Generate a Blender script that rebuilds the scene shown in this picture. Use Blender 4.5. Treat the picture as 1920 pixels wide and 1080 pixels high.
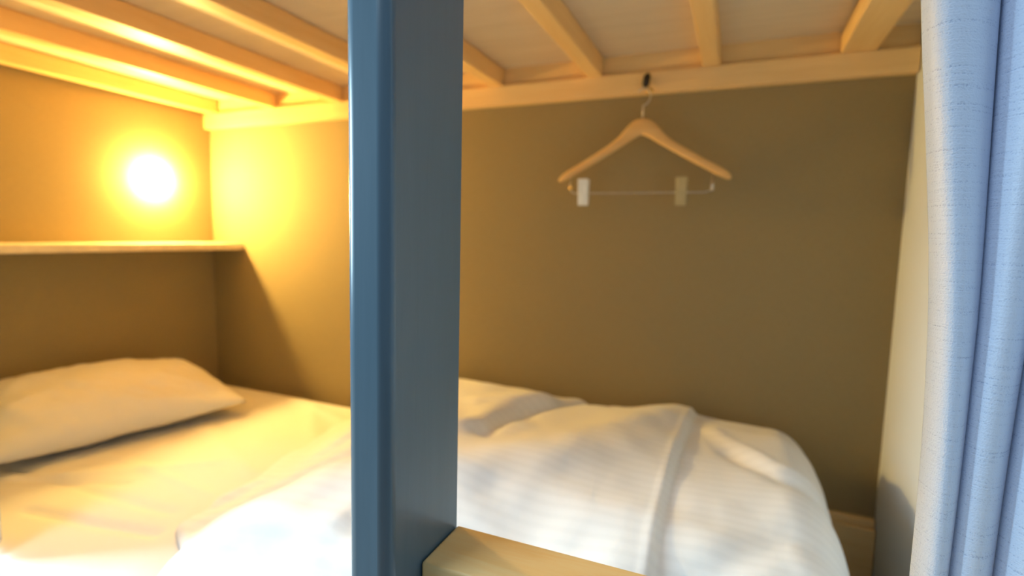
import bpy, bmesh, math, random
from mathutils import Matrix, Vector, noise
S = bpy.context.scene
for o in list(bpy.data.objects): bpy.data.objects.remove(o)
C = S.collection
PI = math.pi

# ------------------------------------------------------------------ camera, world, light, exposure
def set_camera():
    yaw, pitch, roll = math.radians(-22.794), math.radians(-5.678), math.radians(1.3295)
    f = Vector((math.sin(yaw)*math.cos(pitch), math.cos(yaw)*math.cos(pitch), math.sin(pitch)))
    r = f.cross(Vector((0, 0, 1))).normalized(); u = r.cross(f)
    r2 = math.cos(roll)*r + math.sin(roll)*u; u2 = -math.sin(roll)*r + math.cos(roll)*u
    cam = bpy.data.cameras.new('camera'); co = bpy.data.objects.new('camera', cam); C.objects.link(co)
    m = Matrix((r2, u2, -f)).transposed().to_4x4(); co.matrix_world = m
    cam.sensor_width = 36; cam.lens = 992.7/1920*36; cam.clip_start = 0.02
    cam.dof.use_dof = True; cam.dof.focus_distance = 0.39; cam.dof.aperture_fstop = 3.8
    S.camera = co
set_camera()
w = bpy.data.worlds.new('world'); S.world = w; w.use_nodes = True
w.node_tree.nodes['Background'].inputs[0].default_value = (0.60, 0.78, 1.0, 1)
w.node_tree.nodes['Background'].inputs[1].default_value = 0.36
# daylight from the window at the left end of the room
def area_light(name, loc, target, sx, sy, energy, color):
    L = bpy.data.lights.new(name, 'AREA'); L.shape = 'RECTANGLE'; L.size = sx; L.size_y = sy; L.energy = energy; L.color = color
    lo = bpy.data.objects.new(name, L); C.objects.link(lo); lo.location = loc
    lo.rotation_euler = (Vector(target) - Vector(loc)).to_track_quat('-Z', 'Y').to_euler()
area_light('window_daylight', (-3.5, -0.60, 0.70), (-0.1, 0.8, -0.2), 1.0, 1.6, 205, (0.62, 0.87, 1.0))
area_light('overhead_fill', (-0.82, -0.50, 2.0), (-0.2, 0.6, -0.4), 0.5, 0.5, 24, (0.80, 0.93, 1.0))      # added overhead fill with no known source, lifts guard rail and duvet front
S.view_settings.view_transform = 'Standard'; S.view_settings.look = 'None'
S.view_settings.exposure = 0.0; S.view_settings.gamma = 1.0; S.view_settings.use_curve_mapping = False

# ------------------------------------------------------------------ materials
def nodes(name, col, rough=0.6, spec=0.4):
    m = bpy.data.materials.new(name); m.use_nodes = True
    nt = m.node_tree; b = nt.nodes['Principled BSDF']
    b.inputs['Base Color'].default_value = (*col, 1); b.inputs['Roughness'].default_value = rough
    b.inputs['Specular IOR Level'].default_value = spec
    return m, nt, b
def N(nt, t, **kw):
    n = nt.nodes.new(t)
    for k, v in kw.items():
        if k in n.inputs: n.inputs[k].default_value = v
        else: setattr(n, k, v)
    return n
def coords(nt, scale=(1, 1, 1), src='Object'):
    tc = nt.nodes.new('ShaderNodeTexCoord'); mp = nt.nodes.new('ShaderNodeMapping')
    mp.inputs['Scale'].default_value = scale
    nt.links.new(tc.outputs[src], mp.inputs['Vector']); return mp.outputs['Vector']
def ramp_mix(nt, b, fac, c1, c2, p1=0.3, p2=0.7):
    r = nt.nodes.new('ShaderNodeValToRGB'); r.color_ramp.elements[0].position = p1; r.color_ramp.elements[1].position = p2
    r.color_ramp.elements[0].color = (*c1, 1); r.color_ramp.elements[1].color = (*c2, 1)
    nt.links.new(fac, r.inputs[0]); nt.links.new(r.outputs[0], b.inputs['Base Color']); return r
def bump(nt, b, h, s=0.2, d=0.002):
    bp = nt.nodes.new('ShaderNodeBump'); bp.inputs['Strength'].default_value = s; bp.inputs['Distance'].default_value = d
    nt.links.new(h, bp.inputs['Height']); nt.links.new(bp.outputs[0], b.inputs['Normal']); return bp

def plain(name, col, rough=0.6, spec=0.4, metal=0.0, var=0.08, sc=40):
    m, nt, b = nodes(name, col, rough, spec); b.inputs['Metallic'].default_value = metal
    n = N(nt, 'ShaderNodeTexNoise', Scale=sc, Detail=4.0); nt.links.new(coords(nt), n.inputs['Vector'])
    ramp_mix(nt, b, n.outputs['Fac'], tuple(c*(1-var) for c in col), tuple(min(1, c*(1+var)) for c in col))
    bump(nt, b, n.outputs['Fac'], 0.08, 0.001)
    return m
def woven_wall(name, col):
    m, nt, b = nodes(name, col, 0.8, 0.25)
    n = N(nt, 'ShaderNodeTexNoise', Scale=1.0, Detail=3.0); nt.links.new(coords(nt, (60, 60, 900)), n.inputs['Vector'])
    n2 = N(nt, 'ShaderNodeTexNoise', Scale=1.0, Detail=3.0); nt.links.new(coords(nt, (700, 700, 60)), n2.inputs['Vector'])
    a = N(nt, 'ShaderNodeMath', operation='ADD'); nt.links.new(n.outputs['Fac'], a.inputs[0]); nt.links.new(n2.outputs['Fac'], a.inputs[1])
    h = N(nt, 'ShaderNodeMath', operation='MULTIPLY'); nt.links.new(a.outputs[0], h.inputs[0]); h.inputs[1].default_value = 0.5
    ramp_mix(nt, b, h.outputs[0], tuple(c*0.93 for c in col), tuple(c*1.07 for c in col), 0.35, 0.65)
    bump(nt, b, h.outputs[0], 0.15, 0.001); return m
def wood(name, c1, c2, axis='X', rough=0.5, spec=0.4, sc=1.0):
    m, nt, b = nodes(name, c1, rough, spec)
    s = {'X': (2.0, 22, 22), 'Y': (22, 2.0, 22), 'Z': (22, 22, 2.0)}[axis]
    v = coords(nt, tuple(q*sc for q in s))
    n = N(nt, 'ShaderNodeTexNoise', Scale=1.6, Detail=6.0, Roughness=0.62, Distortion=0.6); nt.links.new(v, n.inputs['Vector'])
    ramp_mix(nt, b, n.outputs['Fac'], c1, c2, 0.32, 0.66)
    bump(nt, b, n.outputs['Fac'], 0.08, 0.001); return m
def satin(name, col):
    m, nt, b = nodes(name, col, 0.75, 0.3)
    wv = N(nt, 'ShaderNodeTexWave', Scale=1.0, Distortion=0.0); wv.bands_direction = 'Y'
    nt.links.new(coords(nt, (1, 13, 1), 'UV'), wv.inputs['Vector'])
    ramp_mix(nt, b, wv.outputs['Fac'], tuple(c*0.965 for c in col), col, 0.25, 0.5)
    n = N(nt, 'ShaderNodeTexNoise', Scale=9.0, Detail=5.0); nt.links.new(coords(nt), n.inputs['Vector'])
    bump(nt, b, n.outputs['Fac'], 0.35, 0.01); b.inputs['Sheen Weight'].default_value = 0.15
    return m
def cotton(name, col):
    m, nt, b = nodes(name, col, 0.85, 0.2)
    n = N(nt, 'ShaderNodeTexNoise', Scale=7.0, Detail=5.0); nt.links.new(coords(nt), n.inputs['Vector'])
    ramp_mix(nt, b, n.outputs['Fac'], tuple(c*0.97 for c in col), col)
    bump(nt, b, n.outputs['Fac'], 0.3, 0.01); return m
def slub(name, col, dark):
    m, nt, b = nodes(name, col, 0.42, 0.55)
    v = coords(nt, (12, 420, 1), 'UV')
    n = N(nt, 'ShaderNodeTexNoise', Scale=1.0, Detail=5.0, Roughness=0.7); nt.links.new(v, n.inputs['Vector'])
    v2 = coords(nt, (900, 900, 1), 'UV')
    k = N(nt, 'ShaderNodeTexVoronoi', Scale=1.0); nt.links.new(v2, k.inputs['Vector'])
    a = N(nt, 'ShaderNodeMath', operation='MULTIPLY_ADD'); nt.links.new(k.outputs['Distance'], a.inputs[0]); a.inputs[1].default_value = 0.36
    nt.links.new(n.outputs['Fac'], a.inputs[2])
    ramp_mix(nt, b, a.outputs[0], dark, col, 0.38, 0.60)
    bump(nt, b, a.outputs[0], 0.6, 0.0008); b.inputs['Sheen Weight'].default_value = 0.25
    return m

GREIGE = (0.30, 0.232, 0.118)
M = dict(
    wall=woven_wall('greige_wallpaper', GREIGE),
    wall_foot=plain('pale_paint', (0.64, 0.69, 0.73), 0.75, 0.3, var=0.02, sc=6),
    slat=wood('pine_slat', (0.78, 0.50, 0.20), (0.86, 0.60, 0.27), 'Y'),
    rail=wood('pine_rail', (0.80, 0.54, 0.24), (0.87, 0.62, 0.30), 'X'),
    panel=wood('plywood', (0.72, 0.59, 0.41), (0.78, 0.65, 0.47), 'X'),
    guard=wood('guard_pine', (0.93, 0.58, 0.20), (0.96, 0.73, 0.36), 'X', 0.4, 0.45, 1.6),
    shelf=plain('cream_laminate', (0.74, 0.62, 0.42), 0.5),
    post=wood('slate_paint', (0.070, 0.130, 0.180), (0.078, 0.142, 0.196), 'Z', 0.30, 0.6, 2.5),
    sheet=cotton('sheet_cotton', (0.80, 0.78, 0.75)),
    pillow=cotton('pillow_cotton', (0.78, 0.75, 0.71)),
    duvet=satin('duvet_satin', (0.82, 0.82, 0.82)),
    curtain=slub('curtain_slub', (0.60, 0.71, 0.90), (0.26, 0.36, 0.58)),
    hanger=wood('hanger_wood', (0.70, 0.42, 0.15), (0.78, 0.50, 0.20), 'X'),
    brass=plain('brass', (0.85, 0.60, 0.22), 0.25, 0.5, 1.0),
    steel=plain('steel', (0.65, 0.62, 0.56), 0.3, 0.5, 1.0),
    black=plain('black_plastic', (0.012, 0.012, 0.013), 0.45),
    white=plain('white_vinyl', (0.82, 0.86, 0.88), 0.4),
    tan=plain('tan_vinyl', (0.46, 0.38, 0.20), 0.5),
    floor=wood('oak_floor', (0.34, 0.24, 0.15), (0.42, 0.30, 0.19), 'X'),
)
gm, gnt, gb = nodes('frosted_lamp_glass', (0.9, 0.85, 0.75), 0.3)
gb.inputs['Emission Color'].default_value = (1.0, 0.64, 0.17, 1); gb.inputs['Emission Strength'].default_value = 1220
M['glow'] = gm

# ------------------------------------------------------------------ helpers
def obj(name, bm, mat, parent=None, smooth=False, bev=0, seg=2):
    me = bpy.data.meshes.new(name); bmesh.ops.recalc_face_normals(bm, faces=bm.faces); bm.to_mesh(me); bm.free()
    o = bpy.data.objects.new(name, me); C.objects.link(o); me.materials.append(mat)
    if parent: o.parent = parent
    if bev:
        md = o.modifiers.new('bevel', 'BEVEL'); md.width = bev; md.segments = seg; md.limit_method = 'ANGLE'; md.angle_limit = 0.6
        smooth = True
    if smooth:
        for p in me.polygons: p.use_smooth = True
        if bev:
            wn = o.modifiers.new('wn', 'WEIGHTED_NORMAL'); wn.keep_sharp = True
    return o
def thing(name, label, cat, loc=(0, 0, 0), group=None):
    o = bpy.data.objects.new(name, None); C.objects.link(o); o.location = loc; o.empty_display_size = 0.05
    tag(o, label, cat, group); return o
def tag(o, label, cat, group=None):
    o['label'] = label; o['category'] = cat
    if group: o['group'] = group
    return o
def struct(o, label=None, cat=None):
    o['kind'] = 'structure'
    if label: o['label'] = label
    if cat: o['category'] = cat
    return o
def box(bm, a, b):
    vs = [bm.verts.new((x, y, z)) for x in (a[0], b[0]) for y in (a[1], b[1]) for z in (a[2], b[2])]
    for f in ((0, 1, 3, 2), (4, 6, 7, 5), (0, 4, 5, 1), (2, 3, 7, 6), (0, 2, 6, 4), (1, 5, 7, 3)): bm.faces.new([vs[i] for i in f])
    return bm
def BX(a, b): return box(bmesh.new(), a, b)
def tube(bm, pts, r, seg=12):
    pts = [Vector(p) for p in pts]; rings = []
    ref = None
    for i, p in enumerate(pts):
        t = (pts[min(i+1, len(pts)-1)] - pts[max(i-1, 0)]).normalized()
        if ref is None: ref = t.orthogonal().normalized()
        ref = (ref - t*ref.dot(t)).normalized(); bi = t.cross(ref)
        rr = r[i] if isinstance(r, (list, tuple)) else r
        rings.append([bm.verts.new(p + rr*(math.cos(2*PI*k/seg)*ref + math.sin(2*PI*k/seg)*bi)) for k in range(seg)])
    for a, b in zip(rings, rings[1:]):
        for k in range(seg): bm.faces.new((a[k], a[(k+1) % seg], b[(k+1) % seg], b[k]))
    bm.faces.new(rings[0][::-1]); bm.faces.new(rings[-1]); return bm
def lathe(bm, prof, origin, axis='X', seg=40):
    """prof: list of (distance along axis, radius)"""
    rings = []
    for d, r in prof:
        ring = []
        for k in range(seg):
            c, s = r*math.cos(2*PI*k/seg), r*math.sin(2*PI*k/seg)
            v = {'X': (d, c, s), 'Y': (c, d, s), 'Z': (c, s, d)}[axis]
            ring.append(bm.verts.new((origin[0]+v[0], origin[1]+v[1], origin[2]+v[2])))
        rings.append(ring)
    for a, b in zip(rings, rings[1:]):
        for k in range(seg): bm.faces.new((a[k], a[(k+1) % seg], b[(k+1) % seg], b[k]))
    bm.faces.new(rings[0][::-1]); bm.faces.new(rings[-1]); return bm
def grid_mesh(nu, nv, fn, uvfn=None):
    bm = bmesh.new(); g = [[bm.verts.new(fn(i/nu, j/nv)) for j in range(nv+1)] for i in range(nu+1)]
    uvl = bm.loops.layers.uv.new('UVMap')
    for i in range(nu):
        for j in range(nv):
            f = bm.faces.new((g[i][j], g[i+1][j], g[i+1][j+1], g[i][j+1]))
            for lp, (a, b) in zip(f.loops, ((i, j), (i+1, j), (i+1, j+1), (i, j+1))):
                lp[uvl].uv = uvfn(a/nu, b/nv) if uvfn else (a/nu, b/nv)
    return bm
def ss(a, b, x):
    t = max(0.0, min(1.0, (x-a)/(b-a))); return t*t*(3-2*t)
def lerp_tab(tab, x):
    if x <= tab[0][0]: return tab[0][1]
    for (a, p), (b, q) in zip(tab, tab[1:]):
        if x <= b: return p + (q-p)*ss(a, b, x)
    return tab[-1][1]
def seg_dist(x, y, a, b):
    """signed distance to segment and the parameter along it"""
    dx, dy = b[0]-a[0], b[1]-a[1]; l2 = dx*dx+dy*dy
    t = max(0, min(1, ((x-a[0])*dx+(y-a[1])*dy)/l2))
    px, py = a[0]+t*dx, a[1]+t*dy
    return math.hypot(x-px, y-py), ((x-a[0])*dy-(y-a[1])*dx)/math.sqrt(l2), t

# ------------------------------------------------------------------ measures (metres; the camera is the origin)
D = 1.38                     # back wall
XL, XR = -1.78, 0.326        # head wall and foot wall
FZ = -1.10                   # floor
YF = 0.42                    # bunk front
ZS = 0.404                   # slat underside
MT = -0.56                   # mattress top

# ------------------------------------------------------------------ shell
struct(obj('floor', BX((-4.2, -2.2, FZ-0.05), (2.2, D+0.05, FZ)), M['floor']), 'brown wood floor under the bunk', 'floor')
struct(obj('wall_back', BX((XL-0.05, D, FZ), (XR+0.05, D+0.05, 1.25)), M['wall']), 'greige textured wall along the bunk behind the hanger', 'wall')
struct(obj('wall_left', BX((XL-0.05, 0.335, FZ), (XL, D, 1.25)), M['wall']), 'greige wall at the head end carrying the lamp and shelf', 'wall')
struct(obj('wall_right', BX((XR, 0.335, FZ), (XR+0.05, D, 1.25)), M['wall_foot']), 'pale painted wall at the foot end beside the curtain', 'wall')

# ------------------------------------------------------------------ upper bunk: rail, deck panel, slats
ub = thing('upper_bunk_frame', 'pine frame of the upper bunk with plywood deck overhead', 'bunk frame', (XL, D, ZS))
def child(o, p):
    o.parent = p; o.matrix_parent_inverse = Matrix.Translation(-p.location); return o
child(obj('back_rail', BX((XL+0.002, D-0.026, 0.353), (XR-0.002, D-0.001, ZS)), M['rail'], bev=0.0015), ub)
child(obj('back_batten', BX((XL+0.002, D-0.014, ZS+0.0005), (XR-0.002, D-0.001, 0.452)), M['rail']), ub)
child(obj('deck_panel', BX((XL+0.002, YF+0.022, 0.452), (XR-0.002, D-0.001, 0.470)), M['panel']), ub)
child(obj('front_beam', BX((XL+0.002, YF-0.012, 0.395), (XR-0.002, YF+0.020, 0.56)), M['rail'], bev=0.002), ub)
child(obj('front_ledger', BX((XL+0.002, YF+0.021, 0.380), (XR-0.002, YF+0.046, ZS-0.0005)), M['rail'], bev=0.0015), ub)
rights = [-1.716, -1.440, -1.164, -0.888, -0.612, -0.336, -0.060, 0.247]
for i, xr in enumerate(rights):
    wd = 0.066 if i == 7 else 0.038
    child(obj('slat', BX((xr-wd, YF+0.024, ZS), (xr, D-0.016, 0.4515)), M['slat'], bev=0.0025), ub)

# ------------------------------------------------------------------ lower bed frame and mattress
bf = thing('bed_frame', 'low pine bed frame with a tan board along the back wall', 'bed frame', (XL, D, FZ))
child(obj('back_board', BX((XL+0.002, D-0.030, -0.82), (XR-0.002, D-0.001, -0.636)), M['rail'], bev=0.002), bf)
child(obj('back_lip', BX((XL+0.002, D-0.020, -0.6355), (XR-0.002, D-0.001, -0.618)), M['rail'], bev=0.003), bf)
child(obj('deck', BX((XL+0.002, YF+0.03, -0.80), (XR-0.002, D-0.031, -0.78)), M['panel']), bf)
child(obj('front_board', BX((XL+0.002, 0.4058, -0.84), (XR-0.002, 0.4190, -0.66)), M['rail'], bev=0.002), bf)
for x in (XL+0.003, -0.75, XR-0.053):
    child(obj('leg', BX((x, YF+0.03, FZ), (x+0.05, YF+0.08, -0.801)), M['rail'], bev=0.002), bf)

MX0, MX1, MY0, MY1 = XL+0.006, 0.115, 0.420, 1.346
creases = [((-1.75, 0.62), (-1.0, 0.66), -0.006, 0.012), ((-1.45, 0.60), (-1.10, 0.86), 0.006, 0.02), ((-1.25, 0.55), (-0.95, 0.60), -0.008, 0.012),
           ((-1.35, 1.00), (-1.0, 0.85), 0.005, 0.02), ((-1.20, 1.25), (-0.9, 0.95), 0.006, 0.025), ((-1.6, 0.52), (-1.2, 0.70), -0.005, 0.01),
           ((-1.4, 0.78), (-1.0, 0.74), 0.004, 0.012), ((-1.3, 1.30), (-1.0, 1.20), 0.006, 0.02)]
def sheet_h(x, y):
    h = 0.004*noise.noise((x*4, y*5, 0.3)) + 0.0025*noise.noise((x*11+3, y*8, 1.1))
    for a, b, amp, wd in creases:
        d, s, t = seg_dist(x, y, a, b); h += amp*math.exp(-(d/wd)**2)
    return h
def mattress():
    nx, ny = 220, 110; r = 0.035
    bm = bmesh.new(); uvl = None; cols = []
    # section: rounded box; top is a height field, sides go straight down
    def P(i, j):
        u, v = i/nx, j/ny
        x = MX0 + (MX1-MX0)*u; y = MY0 + (MY1-MY0)*v
        e = min(x-MX0, MX1-x, y-MY0, MY1-y)
        dz = 0 if e > r else -(r - math.sqrt(max(0, r*r-(r-e)**2)))
        return (x, y, MT + sheet_h(x, y)*min(1, e/0.05) + dz)
    g = [[bm.verts.new(P(i, j)) for j in range(ny+1)] for i in range(nx+1)]
    for i in range(nx):
        for j in range(ny): bm.faces.new((g[i][j], g[i+1][j], g[i+1][j+1], g[i][j+1]))
    loop = [g[i][0] for i in range(nx+1)] + [g[nx][j] for j in range(1, ny+1)] + [g[i][ny] for i in range(nx-1, -1, -1)] + [g[0][j] for j in range(ny-1, 0, -1)]
    low = [bm.verts.new((v.co.x, v.co.y, -0.7795)) for v in loop]
    n = len(loop)
    for k in range(n): bm.faces.new((loop[k], low[k], low[(k+1) % n], loop[(k+1) % n]))
    bm.faces.new(low)
    return bm
mt = obj('mattress', mattress(), M['sheet'], smooth=True)
tag(mt, 'single mattress in a creased white fitted sheet lying on the bed frame', 'mattress')

# ------------------------------------------------------------------ pillow
def pillow():
    W, H, T = 0.57, 0.38, 0.082
    n1, n2 = 70, 50
    bm = bmesh.new()
    def P(u, v, side):
        a, b = 2*u-1, 2*v-1
        # outline pulled in between the corners
        px = a*W/2*(1-0.05*(1-abs(b))*1.0*(abs(a)**3)); py = b*H/2*(1-0.07*(abs(b)**3)*(1-abs(a)))
        if a > 0:
            px -= 0.055*a**4*max(0, b)**2; py -= 0.045*b*a**5*(b > 0)
        k = (max(0, 1-abs(a)**(1.6 if a > 0 else 4.5))*max(0, 1-abs(b)**2.0))**0.54
        h = T*k
        e = 1-max(abs(a), abs(b))
        wr = 0.008*noise.noise((a*3.0, b*3+side*5, 2.2)) + 0.005*noise.noise((a*8+b*3, b*7, 4+side))
        # pleats that run out of the near end
        wr += 0.010*math.sin(b*9+a*2)*ss(-0.35, -0.95, a)*k
        return Vector((px, py, side*(h + wr*min(1, e*5))*(1.0 if side > 0 else 0.75)))
    top = [[bm.verts.new(P(i/n1, j/n2, 1)) for j in range(n2+1)] for i in range(n1+1)]
    bot = [[top[i][j] if i in (0, n1) or j in (0, n2) else bm.verts.new(P(i/n1, j/n2, -1)) for j in range(n2+1)] for i in range(n1+1)]
    for g in (top, bot):
        for i in range(n1):
            for j in range(n2): bm.faces.new((g[i][j], g[i+1][j], g[i+1][j+1], g[i][j+1]))
    return bm
pl = obj('pillow', pillow(), M['pillow'], smooth=True)
pl.matrix_world = Matrix.Translation((-1.580, 0.893, -0.480)) @ Matrix.Rotation(math.radians(78), 4, 'Z') @ Matrix.Rotation(math.radians(12), 4, 'X')
tag(pl, 'white pillow propped against the head wall under the shelf', 'pillow')

# ------------------------------------------------------------------ duvet
R0 = [(-1.10, 0.0)]
RIDGE = [(-0.75, 0.60), (-0.55, 0.74), (-0.40, 0.82), (-0.28, 0.92), (-0.20, 1.12), (-0.12, 1.34)]
VALLEY = [(-0.46, 0.96), (-0.428, 1.117), (-0.388, 1.213), (-0.303, 1.345)]
def duvet():
    x0t = [(0.45, -0.78), (0.55, -0.82), (0.63, -0.92), (0.76, -0.93), (0.93, -0.97), (1.18, -1.00), (1.36, -1.05)]
    top_h = [(0.42, 0.010), (0.50, 0.045), (0.60, 0.100), (0.80, 0.135), (1.00, 0.145), (1.22, 0.150), (1.33, 0.125), (1.37, 0.06)]
    def fn(u, v):
        y = 0.424 + (1.362-0.424)*v
        xl = lerp_tab(x0t, y) + 0.012*noise.noise((y*14, 0, 7))
        xe = 0.095                                   # where it starts to fall over the foot of the mattress
        Ltop = xe - xl; rad = 0.095; arc = rad*PI/2; drop = 0.11
        s = u*(Ltop+arc+drop)
        H = lerp_tab(top_h, y)
        # edge that lies on the sheet at the left
        e = min(s, 0.30)
        prof = 0.16*min(1, e/0.018)**0.5 + 0.84*ss(0, 0.30, e)
        x = xl + min(s, Ltop)
        h = H*prof
        # bumps of the filling
        h += (0.016*noise.noise((x*3.2, y*3.6, 0.5)) + 0.008*noise.noise((x*8, y*7+x*3, 3.5)) + 0.004*noise.noise((x*17, y*13, 6.5)))*ss(0.0, 0.12, e)
        # ridge running from the front left to the back right
        rd = min(seg_dist(x, y, p, q)[0] for p, q in zip(RIDGE, RIDGE[1:])); h += 0.020*math.exp(-(rd/0.07)**2)
        # valley crossing the back
        vd = min(seg_dist(x, y, p, q)[0] for p, q in zip(VALLEY, VALLEY[1:])); h -= 0.022*math.exp(-(vd/0.022)**2)
        vd = min(seg_dist(x+0.055, y, p, q)[0] for p, q in zip(VALLEY, VALLEY[1:])); h += 0.008*math.exp(-(vd/0.032)**2)
        for a, b, amp, wd in (((-0.55, 1.12), (-0.40, 1.22), 0.010, 0.03), ((-0.40, 1.02), (-0.62, 0.90), 0.010, 0.03),
                              ((-0.90, 0.70), (-0.70, 0.95), 0.012, 0.022), ((-0.84, 0.62), (-0.66, 0.80), -0.014, 0.022), ((-0.80, 0.56), (-0.55, 0.62), 0.012, 0.03),
                              ((-0.70, 1.20), (-0.85, 0.95), 0.010, 0.03), ((0.01, 1.10), (0.13, 0.98), -0.010, 0.02), ((-0.02, 1.20), (0.10, 1.04), 0.010, 0.018),
                              ((0.12, 0.85), (-0.04, 0.66), -0.008, 0.03)):
            d, sg, t = seg_dist(x, y, a, b); h += amp*math.exp(-(d/wd)**2)
        # pleat running front to back: high on the left, stepping down on the right
        dx = x - (-0.078 + 0.010*math.sin(y*5))
        h += 0.0022*math.exp(-((dx+0.004)/0.008)**2)
        h += -0.010*ss(-0.005, 0.011, dx)*math.exp(-max(0, dx)/0.09)
        z = MT + 0.004 + max(h, 0.002)
        if s > Ltop:
            a = min(1.0, (s-Ltop)/arc)*PI/2
            ry = rad + 0.008*noise.noise((y*9, 1, 1))
            sc = min(1.0, (H+0.05)/0.15)
            x = xe + ry*math.sin(a)*(0.82+0.18*sc)
            z = z - rad*1.35*(1-math.cos(a))
            if s > Ltop+arc:
                q = s-Ltop-arc; z -= q; x += 0.012*math.sin(y*16+1)*min(1, q/0.05) + 0.012*q/drop
        return (x, y, z)
    return grid_mesh(230, 130, fn, lambda u, v: (u*1.3, v))
dv = obj('duvet', duvet(), M['duvet'], smooth=True)
sd = dv.modifiers.new('solid', 'SOLIDIFY'); sd.thickness = 0.003; sd.offset = 1
tag(dv, 'puffy white satin stripe duvet heaped over the foot half of the mattress', 'duvet')

# ------------------------------------------------------------------ shelf
sh = obj('wall_shelf', BX((XL+0.001, 0.478, -0.073), (-1.628, D-0.001, -0.050)), M['shelf'], bev=0.003, seg=3)
tag(sh, 'cream shelf board fixed along the head wall below the lamp', 'shelf')

# ------------------------------------------------------------------ wall lamp
LX, LY, LZ = XL, 1.168, 0.157
wl = thing('wall_lamp', 'small glowing round lamp on the head wall above the shelf', 'lamp', (LX, LY, LZ))
child(obj('base_plate', lathe(bmesh.new(), [(0.0005, 0.030), (0.006, 0.030), (0.009, 0.026)], (LX, LY, LZ)), M['white'], smooth=True), wl)
child(obj('socket', lathe(bmesh.new(), [(0.0095, 0.014), (0.013, 0.016), (0.016, 0.014)], (LX, LY, LZ)), M['white'], smooth=True), wl)
prof = []
for k in range(15):
    a = (PI/2)*k/14; prof.append((0.016 + 0.019*math.sin(a), max(0.0005, 0.040*math.cos(a)**0.8)))
child(obj('glass_dome', lathe(bmesh.new(), prof, (LX, LY, LZ)), M['glow'], smooth=True), wl)

# ------------------------------------------------------------------ hook and coat hanger
wh = thing('coat_hook', 'small black hook with a brass ring on the upper rail', 'hook', (-0.225, D-0.026, 0.378))
bm = bmesh.new(); tube(bm, [(-0.2215, D-0.034, 0.397), (-0.2225, D-0.036, 0.390), (-0.226, D-0.036, 0.372), (-0.227, D-0.034, 0.362)], [0.004, 0.0085, 0.0085, 0.004], 16)
child(obj('hook_body', bm, M['black'], smooth=True), wh)
bm = bmesh.new(); tube(bm, [(-0.226+0.000, D-0.038, 0.366), (-0.222, D-0.046, 0.360), (-0.217, D-0.047, 0.355), (-0.212, D-0.046, 0.354), (-0.209, D-0.045, 0.358)], 0.0022, 10)
tube(bm, [(-0.213+0.0065*math.cos(2*PI*k/20), D-0.046, 0.352+0.0065*math.sin(2*PI*k/20)) for k in range(21)], 0.0018, 8)
child(obj('brass_ring', bm, M['brass'], smooth=True), wh)

HY = 1.325
hg = thing('coat_hanger', 'wooden coat hanger with a clip bar hanging from the black hook', 'hanger', (-0.226, HY, 0.30))
def hanger_body():
    # centre line of the arms: (x offset, z, half height, half depth)
    st = [(0.0, 0.268, 0.021, 0.0075), (0.012, 0.266, 0.021, 0.0075), (0.028, 0.254, 0.017, 0.007), (0.045, 0.238, 0.013, 0.007), (0.070, 0.221, 0.011, 0.007), (0.105, 0.200, 0.0105, 0.0075),
          (0.145, 0.177, 0.010, 0.008), (0.180, 0.158, 0.0105, 0.0085), (0.198, 0.147, 0.0085, 0.008), (0.206, 0.141, 0.004, 0.005)]
    full = [(-a, b, c, d) for a, b, c, d in st[:0:-1]] + st
    bm = bmesh.new(); rings = []
    for k, (x, z, hh, hd) in enumerate(full):
        a = full[max(k-1, 0)]; b = full[min(k+1, len(full)-1)]
        t = Vector((b[0]-a[0], 0, b[1]-a[1])).normalized(); nrm = Vector((-t.z, 0, t.x))
        ring = []
        for q in range(16):
            an = 2*PI*q/16; c, s = math.cos(an), math.sin(an)
            sq = lambda w: math.copysign(abs(w)**0.7, w)
            ring.append(bm.verts.new(Vector((-0.226+x, 0, z)) + nrm*sq(s)*hh + Vector((0, HY + sq(c)*hd - 0.05*0 + 0.06*abs(x)*0.0, 0))))
        rings.append(ring)
    for a, b in zip(rings, rings[1:]):
        for k in range(16): bm.faces.new((a[k], a[(k+1) % 16], b[(k+1) % 16], b[k]))
    bm.faces.new(rings[0][::-1]); bm.faces.new(rings[-1]); return bm
hb = child(obj('wooden_arms', hanger_body(), M['hanger'], smooth=True), hg)
md = hb.modifiers.new('ss', 'SUBSURF'); md.levels = 1; md.render_levels = 2
bm = bmesh.new()
pts = [(-0.226, HY, 0.284), (-0.226, HY, 0.318)] + [(-0.226+0.016*math.sin(a)+0.004*0, HY, 0.338-0.020*math.cos(a)) for a in [PI*k/10 for k in range(1, 14)]]
tube(bm, pts, 0.0016, 8)
child(obj('wire_hook', bm, M['steel'], smooth=True), hg)
ZB = 0.1105
bm = bmesh.new(); tube(bm, [(-0.400, HY, 0.150), (-0.402, HY, 0.128), (-0.398, HY, ZB+0.004), (-0.390, HY, ZB), (-0.30, HY, ZB), (-0.15, HY, ZB), (-0.075, HY, ZB), (-0.063, HY, ZB+0.004), (-0.060, HY, 0.128), (-0.060, HY, 0.150)], 0.0016, 8)
child(obj('clip_bar', bm, M['steel'], smooth=True), hg)
bm = bmesh.new(); lathe(bm, [(-0.006+0.012*k/8, max(0.0005, math.sqrt(max(0, 0.006**2-(-0.006+0.012*k/8)**2)))) for k in range(9)], (-0.400, HY, 0.124), 'Z', 16)
child(obj('brass_bead', bm, M['brass'], smooth=True), hg)
bm = bmesh.new(); tube(bm, [(-0.060, HY-0.001, 0.139), (-0.060, HY-0.001, 0.113)], 0.0042, 12)
child(obj('bar_sleeve', bm, M['steel'], smooth=True), hg)
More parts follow.
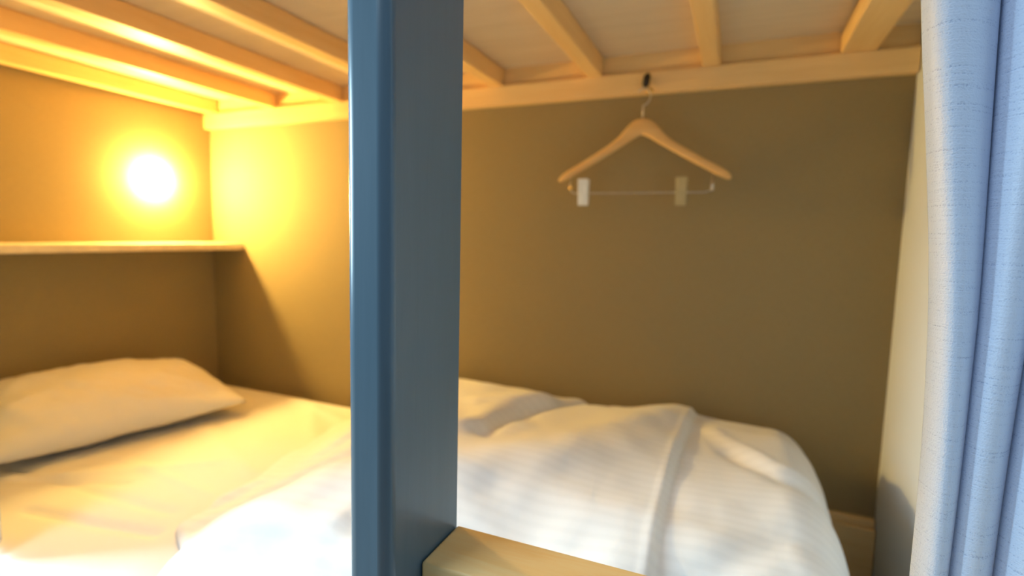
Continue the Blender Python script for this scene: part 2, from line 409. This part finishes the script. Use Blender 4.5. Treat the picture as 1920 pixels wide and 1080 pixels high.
def clip(x, tilt, mat, lab):
    bm = bmesh.new()
    for s in (-1, 1):      # two jaws, pinched at the bar
        a = s*0.0025; b = s*0.0085
        vs = []
        prof = [(b, 0.146), (s*0.0055, 0.118), (s*0.0012, 0.080), (s*0.0045, 0.080), (s*0.0090, 0.112), (s*0.0120, 0.146)]
        L0 = [bm.verts.new((x-0.0125, HY+p, z)) for p, z in prof]; L1 = [bm.verts.new((x+0.0125, HY+p, z)) for p, z in prof]
        n = len(prof)
        for k in range(n): bm.faces.new((L0[k], L0[(k+1) % n], L1[(k+1) % n], L1[k]))
        bm.faces.new(L0); bm.faces.new(L1[::-1])
    o = child(obj('clip', bm, mat, bev=0.0012), hg)
    o['label'] = lab
    o2 = obj('clip_spring', tube(bmesh.new(), [(x-0.009, HY, 0.122), (x+0.009, HY, 0.122)], 0.0042, 14), M['steel'], smooth=True)
    o2.parent = o; o2.matrix_parent_inverse = Matrix.Translation(-hg.location)
    return o
clip(-0.366, 0, M['white'], 'white trouser clip at the left of the bar')
clip(-0.128, 0, M['tan'], 'dull tan trouser clip at the right of the bar')

# ------------------------------------------------------------------ front post and guard rail
px0, px1, py0, py1 = -0.2562, -0.2185, 0.300, 0.405
bm = BX((px0, py0, FZ), (px1, py1, 0.95))
for front, rad, sg in ((True, 0.0095, 8), (False, 0.002, 2)):
    bm.edges.ensure_lookup_table()
    es = [e for e in bm.edges if abs(e.verts[0].co.z-e.verts[1].co.z) > 1 and all((abs(v.co.y-(py0 if front else py1)) < 1e-5) and min(abs(v.co.x-px0), abs(v.co.x-px1)) < 1e-5 for v in e.verts)]
    bmesh.ops.bevel(bm, geom=es, offset=rad, segments=sg, profile=0.5, affect='EDGES')
po = obj('bunk_post', bm, M['post'], smooth=True)
for pg in po.data.polygons: pg.use_smooth = abs(pg.normal.z) < 0.5 and pg.area < 0.02

tag(po, 'dark slate blue upright bunk post in the foreground', 'post')
gr = obj('guard_rail', BX((px1+0.0006, 0.343, -0.290), (XR-0.001, py1-0.001, -0.262)), M['guard'], bev=0.003, seg=3)
tag(gr, 'light pine guard rail running right from the slate blue post', 'rail')

# ------------------------------------------------------------------ curtain and its rod
rod = thing('curtain_rod', 'slim steel curtain rod under the upper bunk front beam', 'curtain rod', (XR, 0.455, 0.368))
child(obj('rod', tube(bmesh.new(), [(XL+0.003, 0.455, 0.368), (XR-0.003, 0.455, 0.368)], 0.006, 14), M['steel'], smooth=True), rod)
for x in (XL+0.001, XR-0.007):
    child(obj('rod_bracket', lathe(bmesh.new(), [(0, 0.013), (0.006, 0.013)], (x, 0.455, 0.368)), M['steel'], smooth=True), rod)
def curtain():
    Z0, Z1, CY, W = 0.352, -0.485, 0.452, 0.0285
    edge = [(-0.24, 0.298), (-0.15, 0.297), (-0.03, 0.286), (0.058, 0.266), (0.166, 0.238), (0.26, 0.222)]
    def lin(z):
        if z <= edge[0][0]: return edge[0][1]
        for (a, p), (b, q) in zip(edge, edge[1:]):
            if z <= b: return p + (q-p)*(z-a)/(b-a)
        return edge[-1][1]
    def sm(z): return sum(lin(z+d*0.02) for d in (-2, -1, 0, 1, 2))/5
    s0, s1 = -0.10, 6.25
    def fn(u, v):
        z = Z0 + (Z1-Z0)*v
        s = s0 + (s1-s0)*u
        first = CY*sm(z)                                   # left silhouette
        straight = 0.1475 + 0.020*min(0, z+0.05)   # where the second fold would put it
        k = math.exp(-max(0, s)**1.5*2.6)
        x = straight - 0.0195 + 0.23*W + W*(s - 0.23*math.cos(2*PI*s))
        x += (first - (straight - 0.0195))*k
        amp = 0.0135*(1 + 0.25*noise.noise((math.floor(s+0.25)*3.1+0.4, 0.3, z*1.7)))*(0.75 if s > 5.2 else 1)
        y = CY - amp*math.cos(2*PI*(s-0.21)) + 0.003*noise.noise((s*0.7, z*2.2, 5)) - 0.0018*math.cos(4*PI*(s-0.12)+z*2)
        x += 0.0022*noise.noise((s*0.9, z*3.5, 2))*min(1, max(0, s))
        return (min(x, XR-0.006), y, z)
    return grid_mesh(420, 110, fn, lambda u, v: (u*0.5, v*0.83))
cu = obj('curtain', curtain(), M['curtain'], smooth=True)
sd = cu.modifiers.new('solid', 'SOLIDIFY'); sd.thickness = 0.0012
tag(cu, 'gathered pale blue slub weave curtain hanging at the right', 'curtain')
def blocker_curtain():  # unseen curtain added to keep daylight off the pillow end
    def fn(u, v):
        z = 0.352 - 0.897*v; n = 17*u
        x = -1.765 + 0.648*u + 0.008*math.sin(2*PI*n+1)
        y = 0.452 - 0.016*math.cos(2*PI*n)*(0.8+0.3*noise.noise((n*0.8, z, 3)))
        return (x, y, z)
    return grid_mesh(340, 30, fn, lambda u, v: (u*1.4, v))
hc = obj('curtain', blocker_curtain(), M['curtain'], smooth=True)
sd = hc.modifiers.new('solid', 'SOLIDIFY'); sd.thickness = 0.0012
tag(hc, 'added pale blue curtain out of view at the head end, blocking daylight from the pillow', 'curtain')
for k in range(6):
    u = (k+0.5)/6
    x = 0.120 + (XR-0.03-0.120)*u
    rg = obj('curtain_ring', tube(bmesh.new(), [(x, 0.455+0.011*math.cos(2*PI*q/24), 0.364+0.011*math.sin(2*PI*q/24)) for q in range(25)], 0.0013, 8), M['steel'], smooth=True)
    child(rg, rod)
